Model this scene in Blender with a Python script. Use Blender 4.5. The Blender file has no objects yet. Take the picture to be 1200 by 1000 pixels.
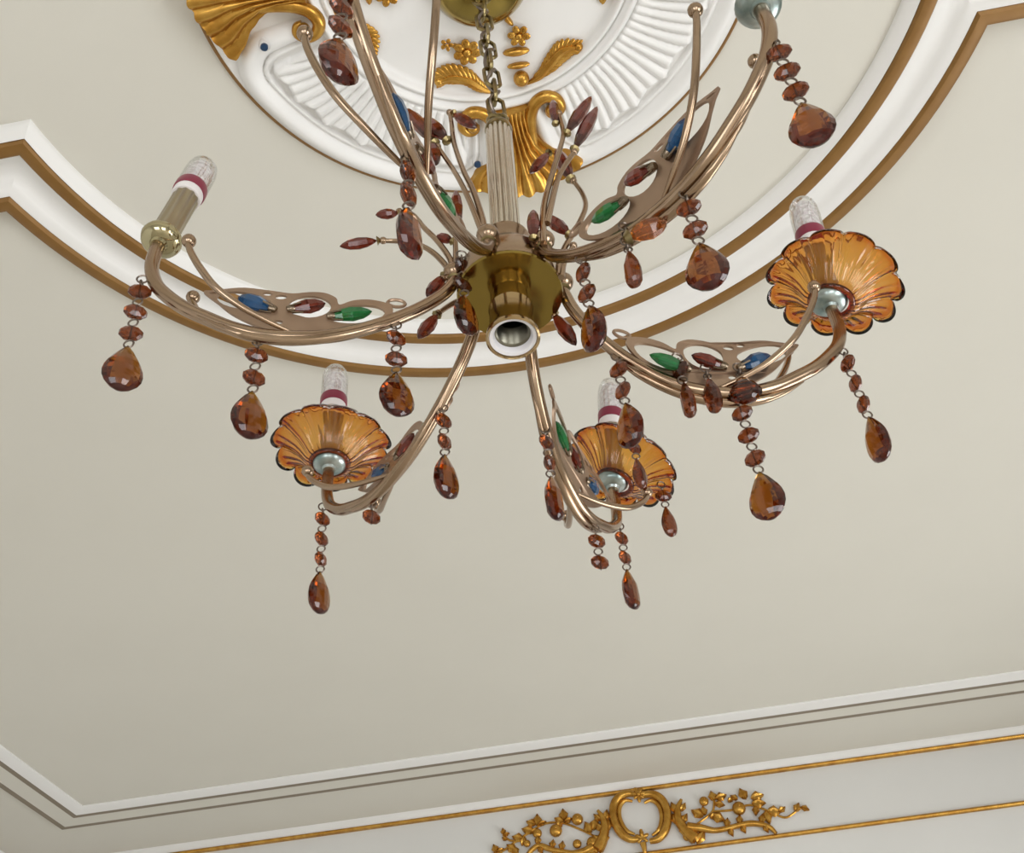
import bpy, bmesh, math, random
import numpy as np
from mathutils import Vector, Matrix
from mathutils.geometry import tessellate_polygon

random.seed(7)
PI = math.pi
SC = bpy.context.scene
COL = SC.collection

# ------------------------------------------------------------------ materials
def mat(name, base=(.8, .8, .8), rough=.5, metal=0., trans=0., ior=1.5, coat=0., spec=None):
    m = bpy.data.materials.new(name); m.use_nodes = True
    b = m.node_tree.nodes['Principled BSDF']
    b.inputs['Base Color'].default_value = (*base, 1)
    b.inputs['Roughness'].default_value = rough
    b.inputs['Metallic'].default_value = metal
    b.inputs['Transmission Weight'].default_value = trans
    b.inputs['IOR'].default_value = ior
    b.inputs['Coat Weight'].default_value = coat
    if spec is not None:
        b.inputs['Specular IOR Level'].default_value = spec
    return m

def noise_color(m, c1, c2, scale=8., detail=4., lo=.35, hi=.65):
    nt = m.node_tree; b = nt.nodes['Principled BSDF']
    tc = nt.nodes.new('ShaderNodeTexCoord')
    n = nt.nodes.new('ShaderNodeTexNoise'); n.inputs['Scale'].default_value = scale; n.inputs['Detail'].default_value = detail
    r = nt.nodes.new('ShaderNodeValToRGB')
    r.color_ramp.elements[0].position = lo; r.color_ramp.elements[0].color = (*c1, 1)
    r.color_ramp.elements[1].position = hi; r.color_ramp.elements[1].color = (*c2, 1)
    nt.links.new(tc.outputs['Object'], n.inputs['Vector']); nt.links.new(n.outputs['Fac'], r.inputs['Fac'])
    nt.links.new(r.outputs['Color'], b.inputs['Base Color'])
    return n

def noise_bump(m, scale=60., strength=.1, dist=.002, voronoi=False):
    nt = m.node_tree; b = nt.nodes['Principled BSDF']
    tc = nt.nodes.new('ShaderNodeTexCoord')
    n = nt.nodes.new('ShaderNodeTexVoronoi' if voronoi else 'ShaderNodeTexNoise'); n.inputs['Scale'].default_value = scale
    bp = nt.nodes.new('ShaderNodeBump'); bp.inputs['Strength'].default_value = strength; bp.inputs['Distance'].default_value = dist
    nt.links.new(tc.outputs['Object'], n.inputs['Vector'])
    nt.links.new(n.outputs['Distance' if voronoi else 'Fac'], bp.inputs['Height'])
    nt.links.new(bp.outputs['Normal'], b.inputs['Normal'])

M = {}
M['ceiling'] = mat('ceiling_paint', (.70, .676, .603), .75)
noise_color(M['ceiling'], (.695, .671, .598), (.708, .684, .611), 3.)
M['white'] = mat('white_moulding_paint', (.86, .85, .83), .45)
M['wall'] = mat('wall_paint', (.74, .72, .69), .6)
noise_color(M['wall'], (.745, .74, .72), (.76, .755, .735), 4.)
M['gilt'] = mat('matt_gold_paint', (.25, .125, .028), .45, .3)
noise_color(M['gilt'], (.235, .115, .025), (.265, .135, .033), 30.)
M['umber'] = mat('umber_line', (.24, .195, .14), .6)  # even brown-grey tone for the two dark lines of the cornice moulding
M['sleeve'] = mat('dull_brass_sleeve', (.40, .34, .235), .28, 1.)
M['gold'] = mat('gold_leaf', (.55, .29, .05), .27, .8)
noise_color(M['gold'], (.44, .21, .03), (.60, .34, .07), 40.)
M['bronze'] = mat('champagne_metal', (.37, .265, .18), .2, 1.)
noise_color(M['bronze'], (.34, .24, .16), (.40, .29, .20), 14., 2.)
M['plate'] = mat('satin_bronze_sheet', (.38, .26, .18), .36, .85)
noise_color(M['plate'], (.34, .235, .165), (.41, .29, .205), 25., 2.)
M['brass'] = mat('polished_brass', (.30, .215, .055), .12, 1.)
M['pale_brass'] = mat('pale_polished_brass', (.46, .41, .25), .08, 1.)
M['socket'] = mat('warm_polished_brass', (.42, .30, .155), .15, 1.)
M['antique'] = mat('aged_brass', (.36, .29, .13), .28, 1.)
noise_color(M['antique'], (.14, .11, .05), (.34, .27, .13), 70.)
M['claw'] = mat('dark_setting_metal', (.23, .18, .13), .25, 1.)
M['teal'] = mat('tarnished_nickel', (.36, .42, .40), .3, .9)
noise_color(M['teal'], (.20, .27, .26), (.50, .55, .53), 40.)
M['silver'] = mat('fluted_nickel', (.62, .57, .48), .2, 1.)
M['wire'] = mat('dark_wire', (.22, .18, .15), .3, 1.)
M['drop'] = mat('brown_crystal', (.52, .30, .06), .04, 0, 1., 1.5)
M['bead'] = mat('red_brown_crystal', (.25, .058, .013), .05, 0, .9, 1.5)
M['bud'] = mat('dark_red_crystal', (.20, .030, .014), .08, 0, .9, 1.5)
M['amberbud'] = mat('orange_crystal', (.62, .20, .03), .06, 0, .9, 1.5)
M['green'] = mat('green_crystal', (.02, .22, .06), .08, 0, .6, 1.5)
M['blue'] = mat('blue_crystal', (.02, .105, .26), .08, 0, .6, 1.5)
M['amber'] = mat('amber_glass', (.93, .73, .20), .03, 0, 1., 1.5)
M['clear'] = mat('clear_glass', (.98, .96, .97), .02, 0, 1., 1.45)
def absorb(m, col, dens):
    nt = m.node_tree; a = nt.nodes.new('ShaderNodeVolumeAbsorption')
    a.inputs['Color'].default_value = (*col, 1); a.inputs['Density'].default_value = dens
    nt.links.new(a.outputs['Volume'], nt.nodes['Material Output'].inputs['Volume'])
absorb(M['amber'], (.87, .46, .0), 560.)
absorb(M['drop'], (.72, .38, .04), 135.)
def thin_glass(m):
    nt = m.node_tree; out = nt.nodes['Material Output']
    tr = nt.nodes.new('ShaderNodeBsdfTransparent'); gl = nt.nodes.new('ShaderNodeBsdfGlossy'); gl.inputs['Roughness'].default_value = .03
    fr = nt.nodes.new('ShaderNodeLayerWeight'); fr.inputs['Blend'].default_value = .18
    mx = nt.nodes.new('ShaderNodeMixShader')
    nt.links.new(fr.outputs['Facing'], mx.inputs['Fac']); nt.links.new(tr.outputs['BSDF'], mx.inputs[1]); nt.links.new(gl.outputs['BSDF'], mx.inputs[2])
    nt.links.new(mx.outputs['Shader'], out.inputs['Surface'])
thin_glass(M['clear'])
M['core'] = mat('bubbled_white_core', (.88, .84, .85), .25, 0, 0., 1.4)
noise_color(M['core'], (.74, .66, .69), (.95, .93, .93), 260., 1.)
noise_bump(M['core'], 190., .9, .004, True)
M['crimson'] = mat('crimson_band', (.23, .018, .05), .3)
M['porcelain'] = mat('white_plastic', (.84, .80, .80), .35)
M['ceramic'] = mat('lamp_socket_ceramic', (.80, .78, .80), .3)
M['dark'] = mat('thread_metal', (.20, .19, .15), .3, 1.)
M['plug'] = mat('dark_blue_plastic', (.01, .04, .10), .4)
M['floor'] = mat('pale_marble', (.62, .56, .48), .25)
noise_color(M['floor'], (.58, .53, .455), (.69, .64, .565), 2.5)
M['frame'] = mat('window_frame_paint', (.8, .79, .77), .4)
M['glass'] = mat('window_glass', (1, 1, 1), .0, 0, 1., 1.05)

# ------------------------------------------------------------------ mesh building
def cat_rom(P, n):
    P = [Vector(p) for p in P]
    out = []
    for i in range(len(P) - 1):
        p0 = P[i - 1] if i else P[0] * 2 - P[1]
        p1, p2 = P[i], P[i + 1]
        p3 = P[i + 2] if i + 2 < len(P) else P[-1] * 2 - P[-2]
        for j in range(n):
            t = j / n
            out.append(.5 * ((2 * p1) + (-p0 + p2) * t + (2 * p0 - 5 * p1 + 4 * p2 - p3) * t * t + (-p0 + 3 * p1 - 3 * p2 + p3) * t ** 3))
    out.append(P[-1].copy())
    return out

class MB:
    def __init__(s):
        s.v = []; s.f = []
    def add(s, v, f, m=None):
        o = len(s.v)
        s.v += [tuple(m @ Vector(p)) for p in v] if m is not None else [tuple(p) for p in v]
        s.f += [tuple(i + o for i in q) for q in f]
        return s
    def tube(s, pts, rad, seg=10, sub=5, closed=False, flat=1., smooth=True):
        n0 = len(pts)
        if smooth and n0 > 2:
            if closed:
                q = cat_rom([pts[-1]] + list(pts) + [pts[0], pts[1]], sub)
                q = q[sub:-(sub)]; q = q[:-1]
            else:
                q = cat_rom(pts, sub)
        else:
            q = [Vector(p) for p in pts]
        n = len(q)
        if not hasattr(rad, '__len__'):
            R = [rad] * n
        else:
            R = [float(np.interp(i / max(n - 1, 1) * (len(rad) - 1), range(len(rad)), rad)) for i in range(n)]
        T = []
        for i in range(n):
            a = q[(i - 1) % n] if (closed or i) else q[0]
            b = q[(i + 1) % n] if (closed or i < n - 1) else q[-1]
            d = b - a
            T.append(d.normalized() if d.length > 1e-9 else Vector((0, 0, 1)))
        up = Vector((0, 0, 1)) if abs(T[0].z) < .9 else Vector((1, 0, 0))
        N = (up - T[0] * up.dot(T[0])).normalized()
        v = []; f = []
        for i in range(n):
            N = (N - T[i] * N.dot(T[i])).normalized(); B = T[i].cross(N)
            for j in range(seg):
                a = 2 * PI * j / seg
                v.append(q[i] + (N * math.cos(a) + B * math.sin(a) * flat) * R[i])
        m = n if closed else n - 1
        for i in range(m):
            for j in range(seg):
                a = i * seg + j; b = i * seg + (j + 1) % seg
                c = ((i + 1) % n) * seg + (j + 1) % seg; d = ((i + 1) % n) * seg + j
                f.append((a, b, c, d))
        if not closed:
            f.append(tuple(range(seg - 1, -1, -1))); f.append(tuple((n - 1) * seg + j for j in range(seg)))
        return s.add(v, f)
    def lathe(s, prof, seg=24, m=None, closed=False, cap=True):
        v = []; f = []; n = len(prof)
        for r, z in prof:
            for j in range(seg):
                a = 2 * PI * j / seg
                v.append((r * math.cos(a), r * math.sin(a), z))
        for i in range(n if closed else n - 1):
            for j in range(seg):
                k = (i + 1) % n
                f.append((i * seg + j, i * seg + (j + 1) % seg, k * seg + (j + 1) % seg, k * seg + j))
        if not closed and cap:
            f.append(tuple(range(seg - 1, -1, -1))); f.append(tuple((n - 1) * seg + j for j in range(seg)))
        return s.add(v, f, m)
    def ball(s, c, r, seg=14, sq=(1, 1, 1), m=None):
        n = seg // 2
        v = [(0, 0, -r)]; f = []
        for i in range(1, n):
            t = -PI / 2 + PI * i / n
            for j in range(seg):
                a = 2 * PI * j / seg
                v.append((r * math.cos(t) * math.cos(a), r * math.cos(t) * math.sin(a), r * math.sin(t)))
        v.append((0, 0, r))
        for j in range(seg):
            f.append((0, 1 + (j + 1) % seg, 1 + j))
        for i in range(n - 2):
            for j in range(seg):
                f.append((1 + i * seg + j, 1 + i * seg + (j + 1) % seg, 1 + (i + 1) * seg + (j + 1) % seg, 1 + (i + 1) * seg + j))
        o = 1 + (n - 2) * seg; t = len(v) - 1
        for j in range(seg):
            f.append((o + j, o + (j + 1) % seg, t))
        mm = Matrix.Translation(c) @ (m if m is not None else Matrix()) @ Matrix.Diagonal((*sq, 1))
        return s.add(v, f, mm)
    def box(s, a, b):
        (x0, y0, z0), (x1, y1, z1) = a, b
        v = [(x0, y0, z0), (x1, y0, z0), (x1, y1, z0), (x0, y1, z0), (x0, y0, z1), (x1, y0, z1), (x1, y1, z1), (x0, y1, z1)]
        return s.add(v, [(3, 2, 1, 0), (4, 5, 6, 7), (0, 1, 5, 4), (1, 2, 6, 5), (2, 3, 7, 6), (3, 0, 4, 7)])
    def mesh(s, name, m, smooth=True, ang=40.):
        me = bpy.data.meshes.new(name)
        me.from_pydata(s.v, [], s.f); me.validate(); me.update()
        bm = bmesh.new(); bm.from_mesh(me); bmesh.ops.recalc_face_normals(bm, faces=bm.faces); bm.to_mesh(me); bm.free()
        if smooth:
            me.polygons.foreach_set('use_smooth', [True] * len(me.polygons))
            if ang:
                me.set_sharp_from_angle(angle=math.radians(ang))
        me.materials.append(m)
        return me
    def build(s, name, m, parent=None, smooth=True, ang=40., mw=None):
        return link(name, s.mesh(name, m, smooth, ang), parent, mw)

def link(name, data, parent=None, ml=None):
    o = bpy.data.objects.new(name, data); COL.objects.link(o)
    if parent is not None:
        o.parent = parent
    if ml is not None:
        o.matrix_basis = ml
    return o

def tag(o, label=None, cat=None, group=None, kind=None):
    for k, v in (('label', label), ('category', cat), ('group', group), ('kind', kind)):
        if v: o[k] = v
    return o

def frame(x, y, z, o):
    return Matrix(((x[0], y[0], z[0], o[0]), (x[1], y[1], z[1], o[1]), (x[2], y[2], z[2], o[2]), (0, 0, 0, 1)))

def axis_frame(base, tip):
    z = (Vector(tip) - Vector(base)).normalized()
    x = (Vector((0, 1, 0)).cross(z))
    x = x.normalized() if x.length > 1e-4 else Vector((1, 0, 0))
    return frame(x, z.cross(x), z, base)

# ------------------------------------------------------------------ camera
EYE = 1.5
H = 2.95                                  # ceiling height
RZ = Matrix.Rotation(.1, 4, 'Z')          # the room's walls run along x and y
f_px, pitch, roll = 1250., .69280356, -.10165280
F = Vector((0, math.cos(pitch), math.sin(pitch))); R0 = Vector((1, 0, 0)); U0 = R0.cross(F)
cR = math.cos(roll) * R0 + math.sin(roll) * U0
cU = -math.sin(roll) * R0 + math.cos(roll) * U0
cam = bpy.data.cameras.new('camera'); camo = bpy.data.objects.new('camera', cam); COL.objects.link(camo)
cam.sensor_fit = 'HORIZONTAL'; cam.sensor_width = 36; cam.lens = 36 * f_px / 1200; cam.clip_start = .02
camo.matrix_world = Matrix.Translation((0, 0, EYE)) @ RZ @ frame(cR, cU, -F, (0, 0, 0))
SC.camera = camo

# ------------------------------------------------------------------ room shell
CX, CY = -.0994, .7358                    # centre of the ceiling ring
XL, XR, YF, YB = CX - 2.31, CX + 2.31, CY - 3.1, CY + 3.1
T = .18
def shell(name, a, b, m):
    return tag(MB().box(a, b).build(name, m, smooth=False), kind='structure')
shell('floor', (XL - T, YF - T, -.12), (XR + T, YB + T, 0), M['floor'])
shell('ceiling', (XL - T, YF - T, H), (XR + T, YB + T, H + .15), M['ceiling'])
shell('wall_back', (XL - T, YB, 0), (XR + T, YB + T, H), M['wall'])
shell('wall_left', (XL - T, YF, 0), (XL, YB, H), M['wall'])

def holed_wall(name, axis, at, out, lo, hi, wins):
    """wall along an axis with window openings: list of (u0, u1, z0, z1)"""
    mb = MB()
    def bx(u0, u1, z0, z1):
        a, b = sorted((at, at + out))
        if axis == 'y': mb.box((a, u0, z0), (b, u1, z1))
        else: mb.box((u0, a, z0), (u1, b, z1))
    us = lo
    for u0, u1, z0, z1 in wins:
        bx(us, u0, 0, H); bx(u0, u1, 0, z0); bx(u0, u1, z1, H); us = u1
    bx(us, hi, 0, H)
    return tag(mb.build(name, M['wall'], smooth=False), kind='structure')
WR = [(CY - 2.2, CY - .8, .12, 1.72), (CY + .6, CY + 2.25, .12, 1.72)]
WF = [(CX - 1.5, CX - .2, .12, 1.72), (CX + .45, CX + 1.75, .12, 1.72)]
holed_wall('wall_right', 'y', XR, T, YF, YB, WR)
holed_wall('wall_front', 'x', YF, -T, XL - T, XR + T, WF)

wn = 0
def window(axis, at, u0, u1, z0, z1):
    global wn
    wn += 1
    def P(u, d, z): return (at + d, u, z) if axis == 'y' else (u, at + d, z)
    sg = 1 if axis == 'y' else -1
    mb = MB()
    def bar(ua, ub, za, zb, d0=.04, d1=.10):
        p, q = P(ua, sg * d0, za), P(ub, sg * d1, zb)
        mb.box(tuple(map(min, p, q)), tuple(map(max, p, q)))
    w = .06; mid = (u0 + u1) / 2
    bar(u0, u0 + w, z0, z1); bar(u1 - w, u1, z0, z1); bar(u0 + w, u1 - w, z0, z0 + w); bar(u0 + w, u1 - w, z1 - w, z1)
    bar(mid - .035, mid + .035, z0 + w, z1 - w)
    bar(u0 + w, u1 - w, z0 + (z1 - z0) * .72, z0 + (z1 - z0) * .72 + .04, .05, .09)
    root = tag(mb.build('window_%d' % wn, M['frame'], smooth=False), kind='structure')
for w_ in WR: window('y', XR, *w_)
for w_ in WF: window('x', YF, *w_)

# --- swept ceiling mouldings
def sweep(name, paths, m, kind='structure', parent=None):
    """paths: list of closed rings of 3D points (equal length), lofted one to the next"""
    n = len(paths[0]); v = [p for ring in paths for p in ring]; f = []
    for i in range(len(paths) - 1):
        for j in range(n):
            f.append((i * n + j, i * n + (j + 1) % n, (i + 1) * n + (j + 1) % n, (i + 1) * n + j))
    o = MB().add(v, f).build(name, m, parent, ang=35.)
    return tag(o, kind=kind) if kind else o

def ring_path(off):
    """circle with a straight-sided ear running out to the left and to the right"""
    Rr, y0, X = .705 + off, .1255 + off, 1.12 + off
    xc = math.sqrt(Rr * Rr - y0 * y0); a0 = math.atan2(y0, xc); n = 72; q = []
    for i in range(n + 1):
        a = a0 + (PI - 2 * a0) * i / n; q.append((Rr * math.cos(a), Rr * math.sin(a)))
    q += [(-X, y0), (-X, -y0)]
    for i in range(n + 1):
        a = PI + a0 + (PI - 2 * a0) * i / n; q.append((Rr * math.cos(a), Rr * math.sin(a)))
    q += [(X, -y0), (X, y0)]
    return q
def ring_sweep(name, prof, m):
    sweep(name, [[(CX + x, CY + y, H - d) for x, y in ring_path(o)] for o, d in prof], m)
ring_sweep('trim_1', [(-.031, -.002), (-.031, .006), (-.029, .010), (-.022, .016), (-.014, .022), (-.0125, .018), (-.0125, -.002)], M['white'])
ring_sweep('trim_2', [(-.0125, -.002), (-.0125, .022), (-.009, .026), (0, .028), (.009, .026), (.0125, .022), (.0125, -.002)], M['gilt'])
ring_sweep('trim_3', [(.0125, -.002), (.0125, .020), (.018, .018), (.025, .012), (.035, .008), (.047, .0075), (.056, .010), (.062, .015), (.068, .019), (.080, .022), (.0805, -.002)], M['white'])
ring_sweep('trim_4', [(.0805, -.002), (.0805, .023), (.085, .027), (.097, .028), (.105, .024), (.110, .012), (.110, -.002)], M['gilt'])

def rect_ring(o):
    x, y = 1.885 + o, 2.668 + o
    return [(CX - x, CY - y), (CX + x, CY - y), (CX + x, CY + y), (CX - x, CY + y)]
def rect_sweep(name, prof, m):
    sweep(name, [[(x, y, H - d) for x, y in rect_ring(o)] for o, d in prof], m)
rect_sweep('trim_5', [(-.050, -.002), (-.050, .003), (-.044, .006), (-.030, .011), (-.016, .014), (-.010, .0148), (-.010, -.002)], M['white'])
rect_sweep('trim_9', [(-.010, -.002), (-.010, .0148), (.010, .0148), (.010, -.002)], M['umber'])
rect_sweep('trim_10', [(.010, -.002), (.010, .0148), (.040, .0148), (.060, .0152), (.074, .0155), (.074, -.002)], M['ceiling'])
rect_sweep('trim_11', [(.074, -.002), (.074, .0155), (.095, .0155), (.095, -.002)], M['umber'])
# cove and gilt strips at the head of the walls
def wall_strip(name, prof, m):
    """prof: (distance from wall into the room, drop below the ceiling)"""
    rings = []
    for o, d in prof:
        rings.append([(XL + o, YF + o, H - d), (XR - o, YF + o, H - d), (XR - o, YB - o, H - d), (XL + o, YB - o, H - d)])
    sweep(name, rings, m)
wall_strip('trim_6', [(.018, -.001), (.018, .004), (.0165, .009), (.014, .016), (.011, .022), (.010, .0265), (-.002, .0265)], M['white'])
wall_strip('trim_7', [(-.002, .0265), (.010, .0265), (.014, .029), (.0155, .033), (.013, .038), (.006, .041), (-.002, .041)], M['gold'])
wall_strip('trim_8', [(-.002, .250), (.005, .250), (.010, .253), (.012, .2575), (.010, .262), (.005, .265), (-.002, .265)], M['gold'])

# ------------------------------------------------------------------ ceiling medallion
MX, MY = -.0575, .7165
med = bpy.data.objects.new('ceiling_medallion', None); COL.objects.link(med)
med.location = (MX, MY, H)
tag(med, 'round white plaster ceiling medallion with fluted shell panels and gilded leaves above the chandelier', 'ceiling medallion')
LEAF0 = math.radians(88)

def med_height(r, th):
    al = (th - LEAF0 - PI / 4) % (PI / 2)
    al = np.where(al > PI / 4, al - PI / 2, al)           # angle from the panel's middle
    s = al * .335; hs = .335 * (PI / 4 - .100)
    # rounded panel outline, rim band running round its outside and its two ends
    rc = .075
    dx = np.abs(s) - (hs - rc); dy = np.abs(r - .27) - (.125 - rc)
    sd = np.hypot(np.maximum(dx, 0), np.maximum(dy, 0)) + np.minimum(np.maximum(dx, dy), 0) - rc
    x = np.clip(-sd, 0, 1)
    h = np.full_like(r, .007)
    band = .008 + .017 * np.sin(np.clip(x / .036, 0, 1) * PI) ** .75
    bead = .012 + .005 * np.sin(np.clip((x - .036) / .010, 0, 1) * PI)
    h = np.where(sd < 0, np.where(x < .036, band, np.where(x < .046, bead, .010)), h)
    # fluted shell inside
    ph = al * 4 / PI
    ph2 = 32 * (ph - np.tanh(ph / .15) * (.03 + .09 * np.abs(ph)) * np.clip((r - .245) / .09, 0, 1) ** 1.6)
    end = .338 + .010 * np.abs(np.sin(ph2 * PI / 6))
    end2 = x - .050 - .009 * np.abs(np.sin(ph2 * PI / 6))
    inside = (sd < 0) & (end2 > 0) & (r < end + .02)
    rib = .012 + .0085 * np.abs(np.cos(ph2 * PI / 2)) ** .8 * np.clip((r - .235) / .03, .25, 1) * np.clip(end2 / .006, 0, 1)
    rib = rib + .010 * np.clip(1 - end2 / .07, 0, 1)
    h = np.where(inside, rib, h)
    # ring between the shells and the plain middle
    b1 = .010 + .009 * np.sin(np.clip((r - .212) / .014, 0, 1) * PI)
    b2 = .012 + .010 * np.sin(np.clip((r - .226) / .018, 0, 1) * PI)
    h = np.where(r < .244, np.where(r < .212, .005, np.where(r < .226, b1, b2)), h)
    return h
nt_, rs = 1080, np.concatenate([[.0], np.linspace(.06, .205, 6), np.linspace(.2115, .245, 22), np.linspace(.248, .398, 74)])
th = np.linspace(0, 2 * PI, nt_, endpoint=False)
Rg, Tg = np.meshgrid(rs, th, indexing='ij')
Hg = med_height(Rg, Tg)
v = np.stack([Rg * np.cos(Tg), Rg * np.sin(Tg), -Hg], -1).reshape(-1, 3)
v = np.vstack([v, np.stack([.398 * np.cos(th), .398 * np.sin(th), 0 * th + .001], -1)])
nr = len(rs)
I, J = np.meshgrid(np.arange(nr), np.arange(nt_), indexing='ij')
J2 = (J + 1) % nt_
fq = np.stack([I * nt_ + J, I * nt_ + J2, (I + 1) * nt_ + J2, (I + 1) * nt_ + J], -1).reshape(-1, 4)
me = bpy.data.meshes.new('plaster_body'); me.from_pydata(v.tolist(), [], fq.tolist()); me.update()
me.polygons.foreach_set('use_smooth', [True] * len(me.polygons)); me.materials.append(M['white'])
link('plaster_body', me, med)
MB().lathe([(.396, .001), (.396, -.006), (.4, -.0075), (.404, -.005), (.405, .001)], 160, closed=True).build('gilt_edge', M['gilt'], med)

def rot_about(a): return Matrix.Rotation(a, 4, 'Z')
def acanthus_mesh():
    nu, nv = 81, 40; vv = []; ff = []
    for j in range(nv + 1):
        t = j / nv
        for i in range(nu + 1):
            u = -1 + 2 * i / nu
            Re = .399 - .036 * abs(u) ** 1.5 + .004 * abs(math.cos(3.5 * PI * u)) ** .7
            r = .236 + t * (Re - .236)
            w = float(np.interp(t, [0, .12, .3, .5, .68, .85, .95, 1], [.034, .027, .026, .033, .052, .083, .094, .094]))
            w *= 1 + .05 * abs(math.sin(t * 7 * PI)) * (abs(u) > .9)
            h = .016 + .020 * math.sqrt(max(0, 1 - u * u)) * (1 - .5 * t) + .0060 * abs(math.cos(4.5 * PI * u * (1 - .12 * math.sin(3 * t)))) * min(1, t * 3 + .2)
            h += .010 * t * t
            if i in (0, nu) or j in (0, nv): h = .001
            vv.append((u * w, r, -h))
    for j in range(nv):
        for i in range(nu):
            a = j * (nu + 1) + i; ff.append((a, a + 1, a + nu + 2, a + nu + 1))
    return MB().add(vv, ff)
def scroll_mb(sx):
    p = [(.018, .350), (.024, .315), (.025, .285), (.029, .258), (.040, .238), (.057, .230), (.072, .237), (.078, .252), (.071, .264), (.060, .263), (.057, .254)]
    mb = MB().tube([(sx * x, r, -.024) for x, r in p], [.004, .008, .009, .010, .010, .010, .009, .008, .007, .006, .006], 10)
    mb.ball((sx * .062, .253, -.028), .0095)
    return mb
def flower_mb(c, r, n=6):
    mb = MB().ball((c[0], c[1], -.014), r * .3, 10, (1, 1, .8))
    for k in range(n):
        a = 2 * PI * k / n + .3
        p = (c[0] + r * .62 * math.cos(a), c[1] + r * .62 * math.sin(a), -.011)
        mb.ball(p, r * .42, 10, (1, .8, .45), rot_about(a))
        mb.ball((p[0] + r * .14 * math.cos(a), p[1] + r * .14 * math.sin(a), -.014), r * .2, 8, (1, 1, .6))
    return mb
def spray_mb(pts, w):
    mb = MB(); q = cat_rom([(x, y, 0) for x, y in pts], 4); n = len(q)
    mb.tube([(p.x, p.y, -.010) for p in q], [.003, .006, .008, .007, .003], 8, smooth=False)
    for i in range(2, n - 1):
        d = (q[i + 1] - q[i - 1]).normalized(); a = math.atan2(d.y, d.x)
        for sg in (1, -1):
            L = w * (1 - abs(i / n - .55)) * (1.0 if sg > 0 else .7)
            b = a + sg * .62
            c = (q[i].x + L * .45 * math.cos(b), q[i].y + L * .45 * math.sin(b), -.009)
            mb.ball(c, L * .55, 10, (1, .36, .30), rot_about(b))
    mb.ball((q[-1].x, q[-1].y, -.010), .007, 10)
    return mb
leaf_me = acanthus_mesh().mesh('acanthus_leaf', M['gold'], ang=50)
scr_me = [scroll_mb(s).mesh('scroll', M['gold']) for s in (1, -1)]
fl1 = flower_mb((-.043, .136), .021, 7).mesh('flower', M['gold'])
fl2 = flower_mb((.037, .129), .017, 6).mesh('flower', M['gold'])
bud_mb = flower_mb((-.069, .117), .010, 5); bud_mb.tube([(-.060, .122, -.008), (-.052, .128, -.008)], .004, 8)
bud_me = bud_mb.mesh('flower_bud', M['gold'])
spr1 = spray_mb([(-.022, .211), (-.035, .201), (-.052, .183), (-.075, .172), (-.096, .174)], .034).mesh('leaf_spray', M['gold'])
spr2 = spray_mb([(.034, .211), (.055, .202), (.076, .183), (.096, .168), (.120, .168)], .036).mesh('leaf_spray', M['gold'])
ber = MB().ball((.027, .197, -.014), .0125).mesh('berry', M['gold'])
pe_me = [MB().ball(c, r, 10, q, rot_about(a)).mesh('small_leaf', M['gold']) for c, r, q, a in
         (((.028, .154, -.009), .021, (1, .32, .4), .1), ((.027, .177, -.009), .018, (1, .26, .4), .08), ((.026, .101, -.009), .013, (.35, 1, .4), -.5))]
for k in range(4):
    mk = rot_about(LEAF0 - PI / 2 + k * PI / 2 + (.11 if k == 1 else 0))
    link('acanthus_leaf', leaf_me, med, mk)['label'] = 'gilded fishtail leaf'
    for q in scr_me: link('scroll', q, med, mk)['label'] = 'gilded scroll'
    for nm, q in (('flower', fl1), ('flower', fl2), ('flower_bud', bud_me), ('leaf_spray', spr1), ('leaf_spray', spr2), ('berry', ber), *(('small_leaf', q_) for q_ in pe_me)):
        link(nm, q, med, mk)['label'] = 'gilded ' + nm.replace('_', ' ')
for x, y in ((-.319, .056), (-.059, .322)):
    p = MB().lathe([(.0, -.012), (.0085, -.012), (.0085, -.029), (.007, -.031), (.0, -.031)], 14).build('fixing_cap', M['clear'], med, mw=Matrix.Translation((x, y, 0)))
    MB().lathe([(.0, -.030), (.0055, -.030), (.0055, -.034), (.0, -.035)], 12).build('blue_plug', M['plug'], p)

# ------------------------------------------------------------------ wall cartouche
car = bpy.data.objects.new('wall_cartouche', None); COL.objects.link(car)
car.location = (CX, YB, H)
tag(car, 'gilded cartouche with leaf and fruit sprays on the white frieze below the ceiling', 'wall ornament')
def cp(u, z, d=.01): return (u, -d, z)
mb = MB()
for sx in (1, -1):
    q = [(.000, -.062), (.030, -.052), (.062, -.058), (.086, -.082), (.095, -.118), (.090, -.158), (.074, -.190), (.048, -.212), (.018, -.216)]
    mb.tube([cp(.030 + sx * x, z + sx * -.006, .016) for x, z in q], [.008, .013, .015, .015, .0145, .015, .0155, .013, .010], 10)
    q = [(.020, -.080), (.045, -.074), (.066, -.090), (.074, -.118), (.070, -.150), (.055, -.180), (.030, -.196)]
    mb.tube([cp(.030 + sx * x, z + sx * -.006, .012) for x, z in q], [.005, .007, .008, .008, .008, .008, .005], 8)
mb.build('scroll_frame', M['gold'], car)
mb = MB()
for a, L in ((.2, .026), (1.0, .026), (1.9, .026), (2.8, .026), (-.6, .020), (-2.5, .020), (-1.57, .026)):
    mb.ball(cp(.034 + .55 * L * math.cos(a), -.058 + .55 * L * math.sin(a), .024), L * .6, 10, (1, .5, .42), Matrix.Rotation(PI / 2, 4, 'X') @ rot_about(a))
mb.ball(cp(.034, -.058, .032), .009)
mb.build('crest_flower', M['gold'], car)
mb = MB()
for a, L in ((.4, .026), (1.57, .030), (2.7, .026), (-.7, .024), (-2.4, .024)):
    mb.ball(cp(.024 + .5 * L * math.cos(a), -.208 + .5 * L * math.sin(a), .022), L * .55, 10, (1, .5, .45), Matrix.Rotation(PI / 2, 4, 'X') @ rot_about(a))
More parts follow.
